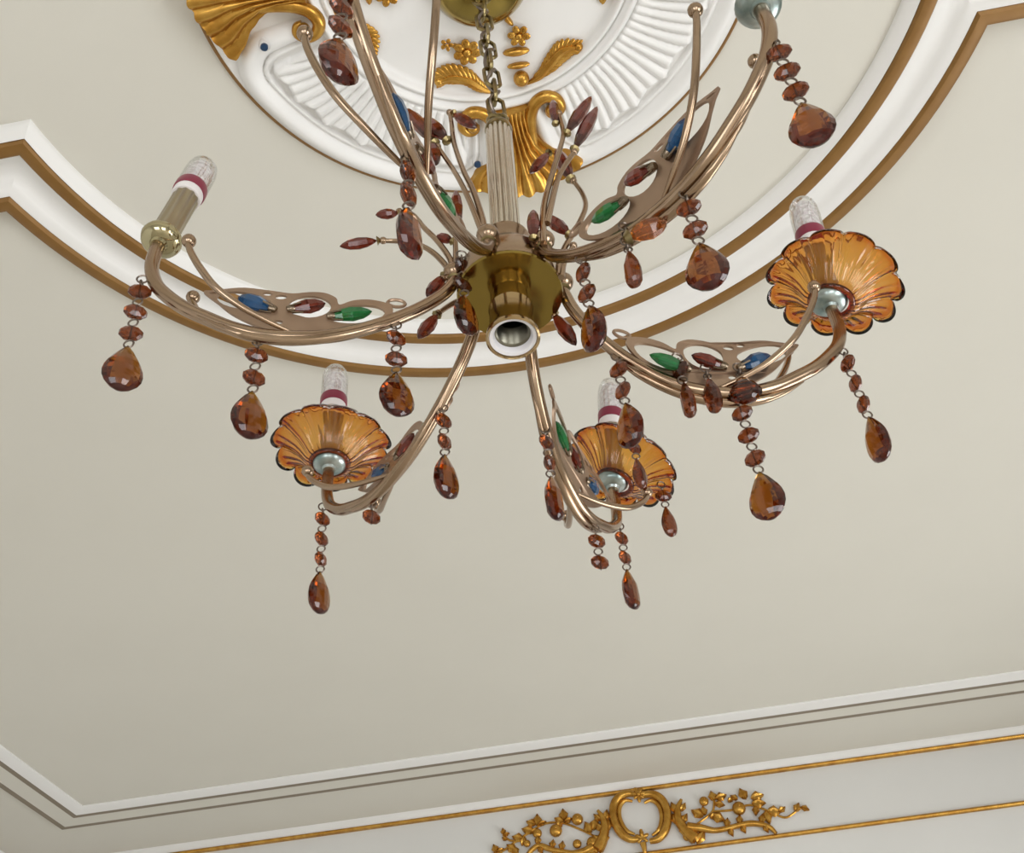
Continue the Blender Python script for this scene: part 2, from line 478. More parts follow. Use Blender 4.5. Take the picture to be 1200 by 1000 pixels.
mb.tube([cp(.024, -.225, .02), cp(.026, -.245, .02), cp(.024, -.262, .018)], [.012, .009, .006], 8)
mb.build('base_shell', M['gold'], car)
def leaf(mb, u, z, a, L, W=.36, d=.012):
    mm = Matrix.Translation(cp(u, z, d)) @ Matrix.Rotation(PI / 2, 4, 'X') @ rot_about(a)
    vv = []; ff = []; n = 8
    for i in range(n + 1):
        t = i / n; w = L * W * math.sin(PI * min(1, t ** .8)) * (1 + .12 * math.sin(t * 5 * PI)) + .0006
        x = L * (t - .5); zc = .006 * math.sin(PI * t) - .004 * t
        vv += [(x, -w, zc - .004), (x, -w * .45, zc + .003), (x, 0, zc), (x, w * .45, zc + .003), (x, w, zc - .004), (x, 0, zc - .010)]
    for i in range(n):
        for j in range(6):
            ff.append((i * 6 + j, i * 6 + (j + 1) % 6, i * 6 + 6 + (j + 1) % 6, i * 6 + 6 + j))
    ff += [tuple(range(5, -1, -1)), tuple(n * 6 + j for j in range(6))]
    mb.add(vv, ff, mm)
# acanthus sprigs hugging the frame
for q, s in (([(.205, -.235), (.180, -.205), (.160, -.165), (.163, -.125), (.182, -.092)], 1), ([(-.135, -.225), (-.115, -.195), (-.100, -.155), (-.103, -.120), (-.118, -.090)], -1)):
    mb = MB().tube([cp(x, z, .015) for x, z in q], [.022, .020, .016, .012, .005], 10)
    for i, (x, z) in enumerate(q[:-1]):
        leaf(mb, x + s * .020, z + .006, (PI / 2 - s * .7), .055 - .006 * i, .3, .016)
        leaf(mb, x - s * .012, z + .008, (PI / 2 + s * .3), .045, .3, .018)
    mb.build('acanthus_sprig', M['gold'], car)
# curling branches
for q in ([(.185, -.190), (.233, -.201), (.275, -.214), (.320, -.213), (.364, -.208), (.403, -.207), (.440, -.216), (.466, -.231), (.480, -.252)],
          [(-.150, -.215), (-.185, -.226), (-.225, -.226), (-.262, -.215), (-.295, -.205), (-.325, -.190), (-.345, -.185), (-.372, -.200), (-.395, -.225)]):
    mb = MB().tube([cp(x, z, .014) for x, z in q], [.018, .014, .010, .0095, .010, .011, .010, .009, .006], 10)
    for i in (3, 4, 6):
        x, z = q[i]
        leaf(mb, x + .004, z + .020, 1.3, .034, .34, .018); leaf(mb, x + .010, z - .016, -1.2, .030, .34, .018)
    mb.build('curling_branch', M['gold'], car)
FR = [(.259, -.109, .017), (.374, -.150, .024), (-.194, -.111, .021), (-.275, -.140, .023), (-.342, -.141, .017), (-.382, -.171, .013), (-.152, -.198, .020), (-.205, -.196, .016), (.205, -.226, .018), (.178, -.222, .015)]
for x, z, r in FR:
    mb = MB().ball(cp(x, z, .012), r, 14, (1, .75, 1)); mb.ball(cp(x + r * .1, z + r * .2, .012 + r * .72), r * .2, 8)
    mb.build('fruit', M['gold'], car)
LV = [(.292, -.093, 1.7, .040), (.322, -.100, .25, .042), (.312, -.126, -.3, .036), (.228, -.146, 2.5, .048), (.252, -.140, 1.6, .035), (.298, -.172, -.5, .050), (.282, -.162, .6, .03), (.365, -.109, 2.5, .030), (.352, -.115, .6, .026),
      (.398, -.100, 1.9, .045), (.446, -.116, .15, .048), (.446, -.140, -.1, .050), (.430, -.165, -1.8, .034), (.492, -.176, -.1, .052), (.464, -.193, -1.4, .046), (.520, -.172, .5, .03), (.572, -.172, 1.0, .036), (.598, -.180, -.5, .03),
      (-.134, -.134, 1.2, .046), (-.160, -.142, 2.0, .046), (-.242, -.086, 1.6, .044), (-.260, -.104, 2.6, .040), (-.262, -.122, -2.2, .034), (-.226, -.108, .3, .032), (-.338, -.092, 1.5, .044), (-.362, -.100, 2.7, .038), (-.320, -.106, .3, .03),
      (-.376, -.124, 2.8, .046), (-.352, -.130, .4, .03), (-.414, -.146, 2.8, .044), (-.395, -.160, -2.0, .034), (-.440, -.178, 2.4, .044), (-.425, -.192, -1.2, .036), (-.498, -.172, 1.9, .034), (-.478, -.182, .4, .03), (-.464, -.116, 1.7, .026), (-.452, -.128, .3, .022), (-.462, -.143, 2.6, .022)]
for x, z, a, L in LV:
    mb = MB(); leaf(mb, x, z, a, L); mb.build('leaf', M['gold'], car)
for q in ([(.205, -.190), (.238, -.173), (.282, -.146), (.295, -.111)], [(.282, -.146), (.35, -.150), (.417, -.142), (.483, -.178), (.522, -.200), (.555, -.190), (.583, -.170)],
          [(-.125, -.190), (-.153, -.168), (-.198, -.140), (-.248, -.115), (-.309, -.108), (-.367, -.130), (-.421, -.156), (-.468, -.182), (-.51, -.19)], [(-.421, -.156), (-.446, -.148), (-.466, -.128)]):
    MB().tube([cp(x, z, .006) for x, z in q], .0042, 7).build('stem', M['gold'], car)

# ------------------------------------------------------------------ chandelier
S = .955
O = Vector((.0121, .742, .8117)) * S
zl = Vector((.0265, .1114, 1)).normalized()
xl = (Vector((1, 0, 0)) - zl.x * zl).normalized(); yl = zl.cross(xl)
RW = Matrix.Translation((0, 0, EYE)) @ RZ @ frame(xl, yl, zl, O)       # the fixture hangs a little out of true
RI = RW.inverted()
ch = bpy.data.objects.new('chandelier', None); COL.objects.link(ch)
ch.matrix_world = RW
tag(ch, 'six-armed bronze chandelier with brown crystal drops and amber glass flowers hanging from the ceiling', 'chandelier')
def sv(p): return Vector(p) * S
PH = 3.36
def pl(k, r, z, lat=0.):
    a = PH - k * PI / 3
    return Vector((r * math.cos(a) - lat * math.sin(a), r * math.sin(a) + lat * math.cos(a), z)) * S
def dirs(k):
    a = PH - k * PI / 3
    return Vector((math.cos(a), math.sin(a), 0)), Vector((-math.sin(a), math.cos(a), 0))

# hub
hub = MB().lathe([(r * S, z * S) for r, z in [(.0, -.0255), (.049, -.0255), (.0505, -.022), (.0505, .004), (.048, .012), (.040, .018), (.027, .021), (.0245, .026), (.0245, .058), (.026, .062), (.026, .067), (.022, .070), (.0, .070)]], 48).build('hub', M['bronze'], ch)
hub['label'] = 'brass hub drum'
MB().lathe([(r * S, z * S) for r, z in [(.0, -.025), (.0525, -.025), (.0535, -.0275), (.0525, -.030), (.0, -.030)]], 56).build('hub_plate', M['brass'], ch, ang=30)['label'] = 'polished brass underside plate'
sock = MB().lathe([(r * S, z * S) for r, z in [(.0195, -.029), (.0200, -.031), (.0200, -.048), (.0222, -.050), (.0224, -.053), (.0213, -.055), (.0225, -.080), (.0250, -.088), (.0262, -.094), (.0262, -.097), (.0245, -.098), (.0232, -.096), (.0215, -.088), (.0190, -.060), (.0185, -.036), (.0, -.036)]], 40).build('centre_socket', M['socket'], ch)
sock['label'] = 'open brass lamp socket pointing down'
MB().lathe([(r * S, z * S) for r, z in [(.0228, -.0955), (.0195, -.0945), (.0175, -.090), (.0172, -.066), (.0205, -.066), (.0212, -.086)]], 36, closed=True).build('socket_ring', M['ceramic'], sock)
thr = [(.0174, -.0885)]
for i in range(6):
    thr += [(.0150, -.0865 + i * .0048), (.0172, -.0841 + i * .0048)]
thr += [(.0155, -.054), (.0150, -.040), (.0, -.040), (.0, -.038), (.0179, -.038), (.0179, -.0885)]
MB().lathe([(r * S, z * S) for r, z in thr], 36, closed=True).build('socket_thread', M['dark'], sock)
MB().lathe([(r * S, z * S) for r, z in [(.0, -.048), (.0045, -.048), (.0055, -.045), (.0055, -.0405), (.0, -.0405)]], 16).build('socket_contact', M['antique'], sock)

# fluted column
n = 112; prof = [(.070, .0), (.076, 1.), (.300, 1.), (.306, 0.)]; v = []; f = []
for z, a in prof:
    for j in range(n):
        an = 2 * PI * j / n
        r = .0148 + a * .0017 * (abs(math.cos(7 * an)) ** .6 * 2 - 1)
        v.append((r * S * math.cos(an), r * S * math.sin(an), z * S))
for i in range(len(prof) - 1):
    for j in range(n):
        f.append((i * n + j, i * n + (j + 1) % n, (i + 1) * n + (j + 1) % n, (i + 1) * n + j))
f += [tuple(range(n - 1, -1, -1)), tuple((len(prof) - 1) * n + j for j in range(n))]
MB().add(v, f).build('column', M['silver'], ch, ang=60)['label'] = 'fluted silvery column'
capz = .306
cap = MB().lathe([(r * S, z * S) for r, z in [(.0, .303), (.0165, .303), (.0172, .307), (.0165, .311), (.013, .316), (.008, .320), (.0055, .326), (.0, .328)]], 28).build('column_cap', M['antique'], ch)
# chain from the column cap to the canopy
top_l = Vector((0, 0, .328)) * S
top_w = RW @ top_l
can_w = Vector((MX + .000, MY + .031, H))
can = MB().lathe([(.0, -.001), (.070, -.001), (.0715, -.006), (.070, -.014), (.063, -.028), (.052, -.041), (.032, -.050), (.012, -.0545), (.010, -.058), (.006, -.061), (.0, -.062)], 48).build('ceiling_canopy', M['brass'], ch, mw=RI @ Matrix.Translation(can_w))
can['label'] = 'domed brass ceiling canopy'
loop_me = MB().tube([(.011 * math.cos(a), 0, -.068 + .011 * math.sin(a)) for a in np.linspace(0, 2 * PI, 14, endpoint=False)], .0024, 8, 2, closed=True)
loop_me.build('canopy_loop', M['antique'], can)
MB().tube([((.012 * math.cos(a)) * S, 0, .334 * S + .012 * math.sin(a) * S) for a in np.linspace(0, 2 * PI, 14, endpoint=False)], .0026 * S, 8, 2, closed=True).build('cap_loop', M['antique'], cap)
A_ = RW @ (Vector((0, 0, .344)) * S); B_ = can_w + Vector((0, 0, -.077))
Lc = (B_ - A_).length; pitch_l = .0335; nl = max(3, round(Lc / pitch_l)); st_ = Lc / nl
hl, hw, wr = (st_ / 2 + .0028), .0098, .0026
oval = []
for i in range(20):
    a = 2 * PI * i / 20
    oval.append((hw * math.cos(a), 0, (hl - hw) * (1 if math.sin(a) > 0 else -1) + hw * math.sin(a)))
link_me = MB().tube(oval, wr, 8, 2, closed=True).mesh('chain_link', M['antique'])
zc = (B_ - A_).normalized(); xc = Vector((0, 1, 0)).cross(zc).normalized(); yc = zc.cross(xc)
first = None
for i in range(nl):
    mw = frame(xc, yc, zc, A_ + zc * st_ * (i + .5)) @ rot_about(.45 + (PI / 2 if i % 2 else 0) + random.uniform(-.2, .2))
    if first is None:
        first = link('chain_link', link_me, ch, RI @ mw)
    else:
        o = first.copy(); COL.objects.link(o); o.parent = ch; o.matrix_basis = RI @ mw
cordp = []
for i in range(nl * 2 + 3):
    t = i / (nl * 2 + 2); a = i * 1.9
    cordp.append(RI @ (A_.lerp(B_, t) + xc * .0075 * math.cos(a) + yc * .0075 * math.sin(a)))
MB().tube(cordp, .0022, 7, 4).build('cord', M['wire'], ch)

# arm profile, same for all six; two of them are bent a little sideways
PROF = [(.052, .000), (.057, -.016), (.066, -.035), (.083, -.056), (.102, -.074), (.123, -.090), (.149, -.106), (.174, -.117), (.207, -.123), (.232, -.123), (.259, -.117), (.283, -.106), (.305, -.094), (.323, -.079), (.337, -.062), (.346, -.037), (.3475, -.010), (.347, .004)]
BOW = {2: (.015, -.002), 3: (.021, -.007)}
LEAN = [0, -.012, -.013, -.008, -.012, -.004]
GLAT = [.002, .002, .002, -.004, -.003, .002]
GDZ = [0, 0, 0, -.012, 0, 0]
FLO = [(.033, 0.), (.045, -.022), (.050, -.02), (.042, .018), (.038, .05), (.060, .02)]
def bow(k, r):
    if k not in BOW: return 0., 0.
    t = min(max((r - .055) / .28, 0), 1); b = math.sin(PI * t ** .75)
    return BOW[k][0] * b, BOW[k][1] * b
def ap(k, r, z, lat=0.):
    b, d = bow(k, r)
    return pl(k, r, z + d, lat + b)
OUT = [(.119, -.062), (.128, -.0585), (.141, -.0575), (.155, -.0615), (.165, -.069), (.168, -.067), (.1705, -.059), (.182, -.053), (.196, -.054), (.212, -.0585), (.232, -.057), (.256, -.056), (.272, -.060), (.285, -.0645), (.2925, -.0665), (.289, -.072), (.277, -.083), (.264, -.096), (.247, -.107), (.225, -.1165), (.2, -.1165), (.17, -.111), (.145, -.101), (.128, -.090), (.117, -.078), (.1155, -.069)]
def ell(c, a, b, t, n=22, egg=0.):
    q = []
    for i in range(n):
        w = 2 * PI * i / n; x = a * math.cos(w); y = b * math.sin(w) * (1 - egg * math.cos(w))
        q.append((c[0] + x * math.cos(t) - y * math.sin(t), c[1] + x * math.sin(t) + y * math.cos(t)))
    return q
HOLES = [ell((.1495, -.0815), .0275, .0135, -.30), ell((.194, -.0765), .0205, .0165, -.30), ell((.2535, -.0765), .026, .0125, .12, egg=-.15),
         ell((.2215, -.0655), .0058, .0035, -.2, 10), ell((.2345, -.0625), .0045, .0028, 0, 10), ell((.283, -.0685), .005, .0018, -.25, 10),
         ell((.163, -.1065), .010, .0016, -.36, 10), ell((.220, -.1035), .0045, .003, 0, 10)]
def smooth_closed(P, n=4):
    q = cat_rom([(*P[-1], 0)] + [(*p, 0) for p in P] + [(*P[0], 0), (*P[1], 0)], n)
    return [(p.x, p.y) for p in q[n:-n]][:-1]
def scroll_plate(k):
    loops = [smooth_closed(OUT, 3)] + HOLES
    tri = tessellate_polygon([[Vector((x, y, 0)) for x, y in L] for L in loops])
    flat = [p for L in loops for p in L]; N = len(flat); th_ = .0013
    vv = []
    for sg in (1, -1):
        for r, z in flat:
            lean = LEAN[k] * min(1, max(0, (z + .115) / .04))
            vv.append(ap(k, r, z, lean + sg * th_))
    ff = [tuple(t) for t in tri] + [tuple(i + N for i in reversed(t)) for t in tri]
    o = 0
    for L in loops:
        m_ = len(L)
        for i in range(m_):
            a, b = o + i, o + (i + 1) % m_; ff.append((a, b, b + N, a + N))
        o += m_
    mb = MB().add(vv, ff)
    mb.tube([ap(k, (.1125) + .0085 * math.cos(t), -.0580 + .0055 * math.sin(t), LEAN[k]) for t in np.linspace(0, 2 * PI, 12, endpoint=False)], .0017 * S, 7, 2, closed=True)
    return mb

def gem_mb(L, W, D, n=8, taper=0.):
    mb = MB(); prof = [(.05, 0), (.45, .1), (.8, .26), (1., .5), (.8, .76), (.42, .92), (.05, 1.)]
    vv = []; ff = []
    for w, t in prof:
        w = w * (1 + taper * (t - .5))
        for j in range(n):
            a = 2 * PI * (j + .5) / n
            vv.append((W / 2 * w * math.cos(a), D / 2 * w * math.sin(a), L * t))
    for i in range(len(prof) - 1):
        for j in range(n): ff.append((i * n + j, i * n + (j + 1) % n, (i + 1) * n + (j + 1) % n, (i + 1) * n + j))
    ff += [tuple(range(n - 1, -1, -1)), tuple((len(prof) - 1) * n + j for j in range(n))]
    return mb.add(vv, ff)
GEM = {c: gem_mb(L * S, W * S, D * S, taper=tp).mesh('gem', M[c], smooth=False) for c, L, W, D, tp in (('green', .040, .0185, .012, 0), ('bud', .034, .0185, .012, .1), ('blue', .036, .021, .012, .5))}
def claw_mb():
    mb = MB().lathe([(0, -.003), (.0032, -.003), (.0045, .000), (.0040, .0035), (.0, .0035)], 10)
    for a in (0, PI / 2, PI, 3 * PI / 2):
        mb.tube([(.004 * math.cos(a), .004 * math.sin(a), 0), (.0062 * math.cos(a), .0048 * math.sin(a), .006), (.0066 * math.cos(a), .0052 * math.sin(a), .010)], .0010, 5, 2)
    return mb
CLAW = claw_mb().mesh('gem_claw', M['claw'])
ARMLAB = ['bronze arm on the left without a glass flower', 'bronze arm at lower left with an amber glass flower', 'bronze arm at lower middle behind the glass flower', 'bronze arm on the right with an amber glass flower', 'bronze arm at upper right without a glass flower', 'bronze arm at upper left rising out of the picture']
GL = {'green': 'green crystal gem', 'bud': 'red crystal gem', 'blue': 'blue crystal gem'}
for k in range(6):
    rd, ld = dirs(k)
    arm = MB().tube([ap(k, r, z) for r, z in PROF], [.0066 * S] * 10 + [.0068 * S] * 8, 14, 5)
    # slimmer strand hugging the underside of the arm
    arm.tube([ap(k, r, z, .004) for r, z in ((.085, -.064), (.125, -.099), (.165, -.1215), (.205, -.1325), (.24, -.132), (.268, -.122), (.292, -.108))], [.001, .0035, .0042, .0045, .0042, .0035, .001], 9, 4)
    arm = arm.build('arm', M['bronze'], ch); arm['label'] = ARMLAB[k]
    MB().ball(pl(k, .056, .002), .0115 * S, 16, (1, 1, .9)).build('arm_knuckle', M['bronze'], arm)
    MB().lathe([(.0, .0), (.006, .0), (.0075, .0025), (.006, .005), (.0, .005)], 14, Matrix.Translation(pl(k, .0555, -.012)) ).build('arm_nut', M['antique'], arm)
    for sg in (1, -1):
        ls, dz = FLO[k]
        q = [(.195, -.1215, .002, 0), (.225, -.114, .24, .08), (.252, -.104, .46, .2), (.277, -.089, .70, .42), (.294, -.069, .87, .66), (.305, -.051, .97, .86), (.310, -.038, 1., 1.)]
        pts = [ap(k, r, z + dz * w, sg * ls * l) for r, z, l, w in q]
        fl = MB().tube(pts, [.0012 * S, .0028 * S, .0034 * S, .0036 * S, .0036 * S, .0034 * S, .0032 * S], 10, 5)
        fl.ball(pts[-1] + Vector((0, 0, .004)), .0070 * S, 14)
        fl.build('curled_tendril', M['bronze'], arm)
    scroll_plate(k).build('scroll_plate', M['plate'], arm, ang=30)['label'] = 'pierced bronze butterfly-wing plate'
    for c, (r0, z0), (r1, z1), ll in (('green', (.1735, -.0895), (.1325, -.077), .004), ('bud', (.2110, -.0840), (.1790, -.0715), .004), ('blue', (.2265, -.0865), (.2640, -.0725), .004)):
        side = 1 if (rd.cross(Vector((0, 0, 1)))).dot(Vector((0, -1, 0))) < 0 else -1
        b = ap(k, r0, z0 + GDZ[k], LEAN[k] * .9 + GLAT[k]); t = ap(k, r1, z1 + GDZ[k], LEAN[k] + GLAT[k] * 1.6)
        zz = (t - b).normalized(); yy = ld - zz * ld.dot(zz); yy.normalize(); xx = yy.cross(zz)
        fm = frame(xx, yy, zz, b)
        link('gem', GEM[c], arm, fm)['label'] = GL[c]
        link('gem_claw', CLAW, arm, fm)

# candle ends
CT = [(.083, .080), (-.02, -.04), (.092, -.12), (.042, -.12), (.03, .03), (0, .03)]
SL = MB(); n = 80; v = []; f = []
for i, (z, a) in enumerate(((.004, 0), (.008, 1), (.096, 1), (.0965, 0))):
    for j in range(n):
        an = 2 * PI * j / n; r = .0130 + .0006 * a * math.cos(10 * an)
        v.append((r * S * math.cos(an), r * S * math.sin(an), z * S))
for i in range(3):
    for j in range(n): f.append((i * n + j, i * n + (j + 1) % n, (i + 1) * n + (j + 1) % n, (i + 1) * n + j))
f += [tuple(range(n - 1, -1, -1)), tuple(3 * n + j for j in range(n))]
SLEEVE = SL.add(v, f).mesh('candle_sleeve', M['sleeve'], ang=60)
def P_(q): return [(r * S, z * S) for r, z in q]
CUPP = P_([(.0, -.004), (.0075, -.004), (.009, -.001), (.0145, .000), (.0190, .004), (.0205, .009), (.0195, .013), (.0170, .0145), (.0, .0145)])
BCOL = MB().lathe(P_([(.0, .094), (.0150, .094), (.0158, .096), (.0158, .105), (.0, .105)]), 28).mesh('bulb_collar', M['porcelain'])
BBAND = MB().lathe(P_([(.0, .1045), (.0168, .1045), (.0172, .107), (.0172, .116), (.0166, .1185), (.0, .1185)]), 28).mesh('bulb_band', M['crimson'])
dome = [(.0, .118), (.0168, .118), (.0170, .146), (.0166, .156), (.0150, .165), (.0115, .1715), (.006, .1755), (.0, .1765), (.0, .1755), (.0055, .1745), (.0108, .1707), (.0141, .1645), (.0157, .1555), (.0161, .146), (.0159, .119), (.0, .119)]
BDOME = MB().lathe(P_(dome), 28).mesh('bulb_dome', M['clear'])
BCORE = MB().lathe(P_([(.0, .1185), (.0142, .1185), (.0142, .148), (.0135, .156), (.011, .163), (.006, .168), (.0, .169)]), 26).mesh('bulb_core', M['core'])
# glass flower
def flower_cup():
    nth, npetal = 264, 11
    prof = [(.0185, .007), (.024, .0075), (.028, .010), (.032, .015), (.037, .0215), (.043, .0275), (.050, .0325), (.057, .0365), (.063, .039), (.068, .0395), (.0715, .038), (.0735, .0355)]
    v = []; f = []; m_ = len(prof)
    for side in (0, 1):
        for i, (r, z) in enumerate(prof):
            t = i / (m_ - 1)
            for j in range(nth):
                an = 2 * PI * j / nth
                c = abs(math.cos(npetal * an / 2)) ** .5                       # petal lobes with sharp valleys
                rr = r * (1 - .17 * t ** 2.4 * (1 - c))
                zz = z - .0075 * t * (c - .55) + .0009 * math.sin(PI * t) * math.cos(npetal * an * 3)
                zz += .004 * t * t * math.sin(2 * an + .6)
                if side:
                    w = .0034 - .0012 * math.sin(PI * min(1, t * 1.15)) + (.0016 if i >= m_ - 3 else 0)
                    zz += w; rr -= .0016 * t
                v.append((rr * S * math.cos(an), rr * S * math.sin(an), zz * S))
    for side in (0, 1):
        o = side * m_ * nth
        for i in range(m_ - 1):
            for j in range(nth):
                q = (o + i * nth + j, o + i * nth + (j + 1) % nth, o + (i + 1) * nth + (j + 1) % nth, o + (i + 1) * nth + j)
                f.append(q if side else q[::-1])
    for i, rev in ((0, False), (m_ - 1, True)):
        for j in range(nth):
            a, b = i * nth + j, i * nth + (j + 1) % nth; c, d = b + m_ * nth, a + m_ * nth
            f.append((a, b, c, d) if not rev else (d, c, b, a))
    return MB().add(v, f)
GLASS = flower_cup().mesh('glass_flower', M['amber'], ang=0)
GT = {1: (0, 0, 0), 2: (.42, .02, .4), 3: (.36, -.05, 1.0)}       # loose cups sit askew
PLACE = ['left', 'lower left', 'lower middle', 'right', 'upper right', 'upper left']
for k in range(6):
    tip = pl(k, .347, .003)
    z = Vector((CT[k][0], CT[k][1], 1)).normalized(); x = (Vector((1, 0, 0)) - z * z.x).normalized(); y = z.cross(x)
    fm = frame(x, y, z, tip) @ rot_about(k * .7)
    c = MB().lathe(CUPP, 28).build('candle_cup', M['pale_brass'] if k == 0 else M['teal'], ch, mw=fm)
    c['label'] = 'polished brass candle cup' if k == 0 else 'grey-green tarnished candle cup'
    link('candle_sleeve', SLEEVE, ch, fm)
    b = link('light_bulb', BDOME, ch, fm); b['label'] = 'clear bubbled lamp bulb with crimson band on the %s arm' % PLACE[k]
    for nm, q in (('bulb_core', BCORE), ('bulb_band', BBAND), ('bulb_collar', BCOL)):
        link(nm, q, b)
    if k in GT:
        gx, gy, gr = GT[k]
        z2 = Vector((gx, gy, 1)).normalized(); x2 = (Vector((1, 0, 0)) - z2 * z2.x).normalized()
        g = link('glass_flower', GLASS, ch, frame(x2, z2.cross(x2), z2, tip) @ rot_about(gr))
        MB().lathe([((.0215 + .0035 * math.cos(t)) * S, (.0085 + .0035 * math.sin(t)) * S) for t in np.linspace(0, 2 * PI, 10, endpoint=False)], 40, closed=True).build('glass_foot', M['drop'], g)
        g['label'] = 'amber glass flower cup on the %s arm' % PLACE[k]

# bud sprigs round the hub
STEMS = [
 [(.0372, -.05, -.0154), (.0412, -.05, .0451), (.0545, -.05, .1094), (.068, -.05, .1663), (.0733, -.05, .1976), (.0718, -.05, .2416)],
 [(.0429, -.05, .0183), (.0577, -.05, .0917), (.0673, -.05, .1212), (.0819, -.05, .1528)],
 [(.0492, -.02, -.0293), (.0525, -.02, -.0067), (.0596, -.02, .0177), (.0771, -.02, .0571), (.0872, -.02, .0883), (.0868, -.02, .1138), (.0791, -.02, .1431)],
 [(.0522, -.02, -.0327), (.0567, -.02, -.0088), (.0685, -.02, .0194)],
 [(-.0209, -.05, .0069), (-.0255, -.05, .029), (-.0343, -.05, .0734), (-.0473, -.05, .1264), (-.068, -.05, .1901)],
 [(-.02, -.05, .0068), (-.0218, -.05, .0393), (-.0304, -.05, .0944), (-.0398, -.05, .134), (-.0497, -.05, .1945), (-.0524, -.05, .2401), (-.0544, -.05, .267)],
 [(-.0576, -.012, -.0101), (-.0636, -.012, .0158), (-.0807, -.012, .0458), (-.1018, -.012, .0632), (-.1303, -.012, .0707)],
 [(-.0549, -.012, .0012), (-.0592, -.012, .0272), (-.0718, -.012, .0602), (-.0867, -.012, .0883), (-.0993, -.012, .1153), (-.1146, -.012, .1245)],
 [(-.0532, -.012, .0039), (-.053, -.012, .0386), (-.0536, -.012, .0815)],
 [(-.0523, .03, .0107), (-.0641, .03, .0032), (-.0757, .03, -.0082)],
 [(.0394, .03, .0004), (.0428, .03, -.0146), (.0435, .03, -.0289)],
 [(-.0567, -.012, -.0131), (-.061, -.012, -.0067), (-.0662, -.012, -.0074)]]
BUDS = [(0, (.0769, -.05, .1951), (.1126, -.05, .2757), .016), (1, (.0824, -.05, .1582), (.1169, -.05, .2497), .016), (0, (.0662, -.05, .2185), (.0674, -.05, .2757), .013),
 (2, (.0766, -.02, .1471), (.0655, -.02, .2144), .018), (1, (.0545, -.05, .1562), (.0313, -.05, .1159), .013), (3, (.0278, -.05, -.0051), (.0307, -.05, .0452), .014),
 (3, (.0658, -.02, .0399), (.0445, -.02, .0785), .016), (4, (-.0709, -.05, .1982), (-.1061, -.05, .287), .018), (4, (-.0574, -.05, .2016), (-.0844, -.05, .2622), .018),
 (5, (-.0504, -.05, .2642), (-.0232, -.05, .2248), .015), (5, (-.0738, -.05, .2045), (-.0696, -.05, .1498), .015), (6, (-.1367, -.012, .0717), (-.1766, -.012, .0666), .015),
 (7, (-.1155, -.012, .1213), (-.1409, -.012, .1219), .014), (8, (-.0499, -.012, .0859), (-.0522, -.012, .1583), .014), (8, (-.0565, -.012, .0578), (-.0728, -.012, .0715), .013),
 (9, (-.0774, .03, -.0108), (-.0962, .03, -.0473), .016), (10, (.0428, .03, -.026), (.0609, .03, -.079), .016), (11, (-.0645, -.012, -.0018), (-.0823, -.012, -.035), .015)]
BUDM = gem_mb(1, 1, 1, 8).mesh('crystal_bud', M['bud'], smooth=False)
BUDC = MB().lathe([(.0, -.22), (.16, -.20), (.30, -.05), (.36, .02), (.30, .03), (.0, .03)], 8).mesh('bud_cap', M['antique'])
sprigs = []
for q in STEMS:
    mb = MB().tube([sv(p) for p in q], [.0036 * S, .0030 * S, .0026 * S], 9, 5); mb.ball(sv(q[-1]), .0042 * S, 10)
    sprigs.append(mb.build('bud_sprig', M['bronze'], ch))
def add_bud(par, a, b, w, m=BUDM):
    fm = axis_frame(sv(a), sv(b)); L = (sv(b) - sv(a)).length
    mm = MB().add([tuple(Vector((p.co.x * w * S, p.co.y * w * S * .85, p.co.z * L))) for p in m.vertices], [tuple(p.vertices) for p in m.polygons])
    o = mm.build('crystal_bud', m.materials[0], par, smooth=False, mw=fm)
    mb = MB().add([(p.co.x * w * S, p.co.y * w * S, p.co.z * w * S) for p in BUDC.vertices], [tuple(p.vertices) for p in BUDC.polygons])
    mb.build('bud_cap', M['antique'], par, mw=fm)
    return o
for i, a, b, w in BUDS: add_bud(sprigs[i], a, b, w)

# hanging crystal strings
def bead_mb(d, t):
    mb = MB(); n = 10; vv = []; ff = []
    for r, y in ((.42, -1.), (.86, -.55), (1., -.08), (1., .08), (.86, .55), (.42, 1.)):
        for j in range(n):
            a = 2 * PI * (j + .5) / n; vv.append((d / 2 * r * math.cos(a), t / 2 * y, d * .38 * r * math.sin(a)))
    for i in range(5):
        for j in range(n): ff.append((i * n + j, i * n + n + j, i * n + n + (j + 1) % n, i * n + (j + 1) % n))
    ff += [tuple(range(n)), tuple(5 * n + j for j in range(n - 1, -1, -1))]
    return mb.add(vv, ff)
BEAD = bead_mb(.0210, .0100).mesh('bead', M['bead'], smooth=False)
def drop_mb(L, W, D):
    sil = [(0, .06), (.05, .16), (.13, .36), (.25, .58), (.38, .80), (.50, .94), (.62, 1.), (.74, .96), (.85, .80), (.93, .56), (.98, .28), (1., .06)]
    sec = [(1., 0), (.80, .50), (.42, .86), (0, 1.), (-.42, .86), (-.80, .50), (-1., 0), (-.80, -.50), (-.42, -.86), (0, -1.), (.42, -.86), (.80, -.50)]
    vv = []; ff = []; n = len(sec)
    for t, w in sil:
        d = D / 2 * min(1, w * 1.25)
        for a, b in sec: vv.append((W / 2 * w * a, d * b, -L * t))
    for i in range(len(sil) - 1):
        for j in range(n): ff.append((i * n + j, i * n + n + j, i * n + n + (j + 1) % n, i * n + (j + 1) % n))
    ff += [tuple(range(n)), tuple((len(sil) - 1) * n + j for j in range(n - 1, -1, -1))]
    return MB().add(vv, ff)
DROP = drop_mb(.0505, .0335, .0145).mesh('crystal_drop', M['drop'], smooth=False)
DROPD = drop_mb(.043, .0195, .012).mesh('crystal_drop', M['bead'], smooth=False)
DROPR = drop_mb(.033, .031, .016).mesh('crystal_drop', M['drop'], smooth=False)
P1, PP, PD = .0185, .0262, .0150
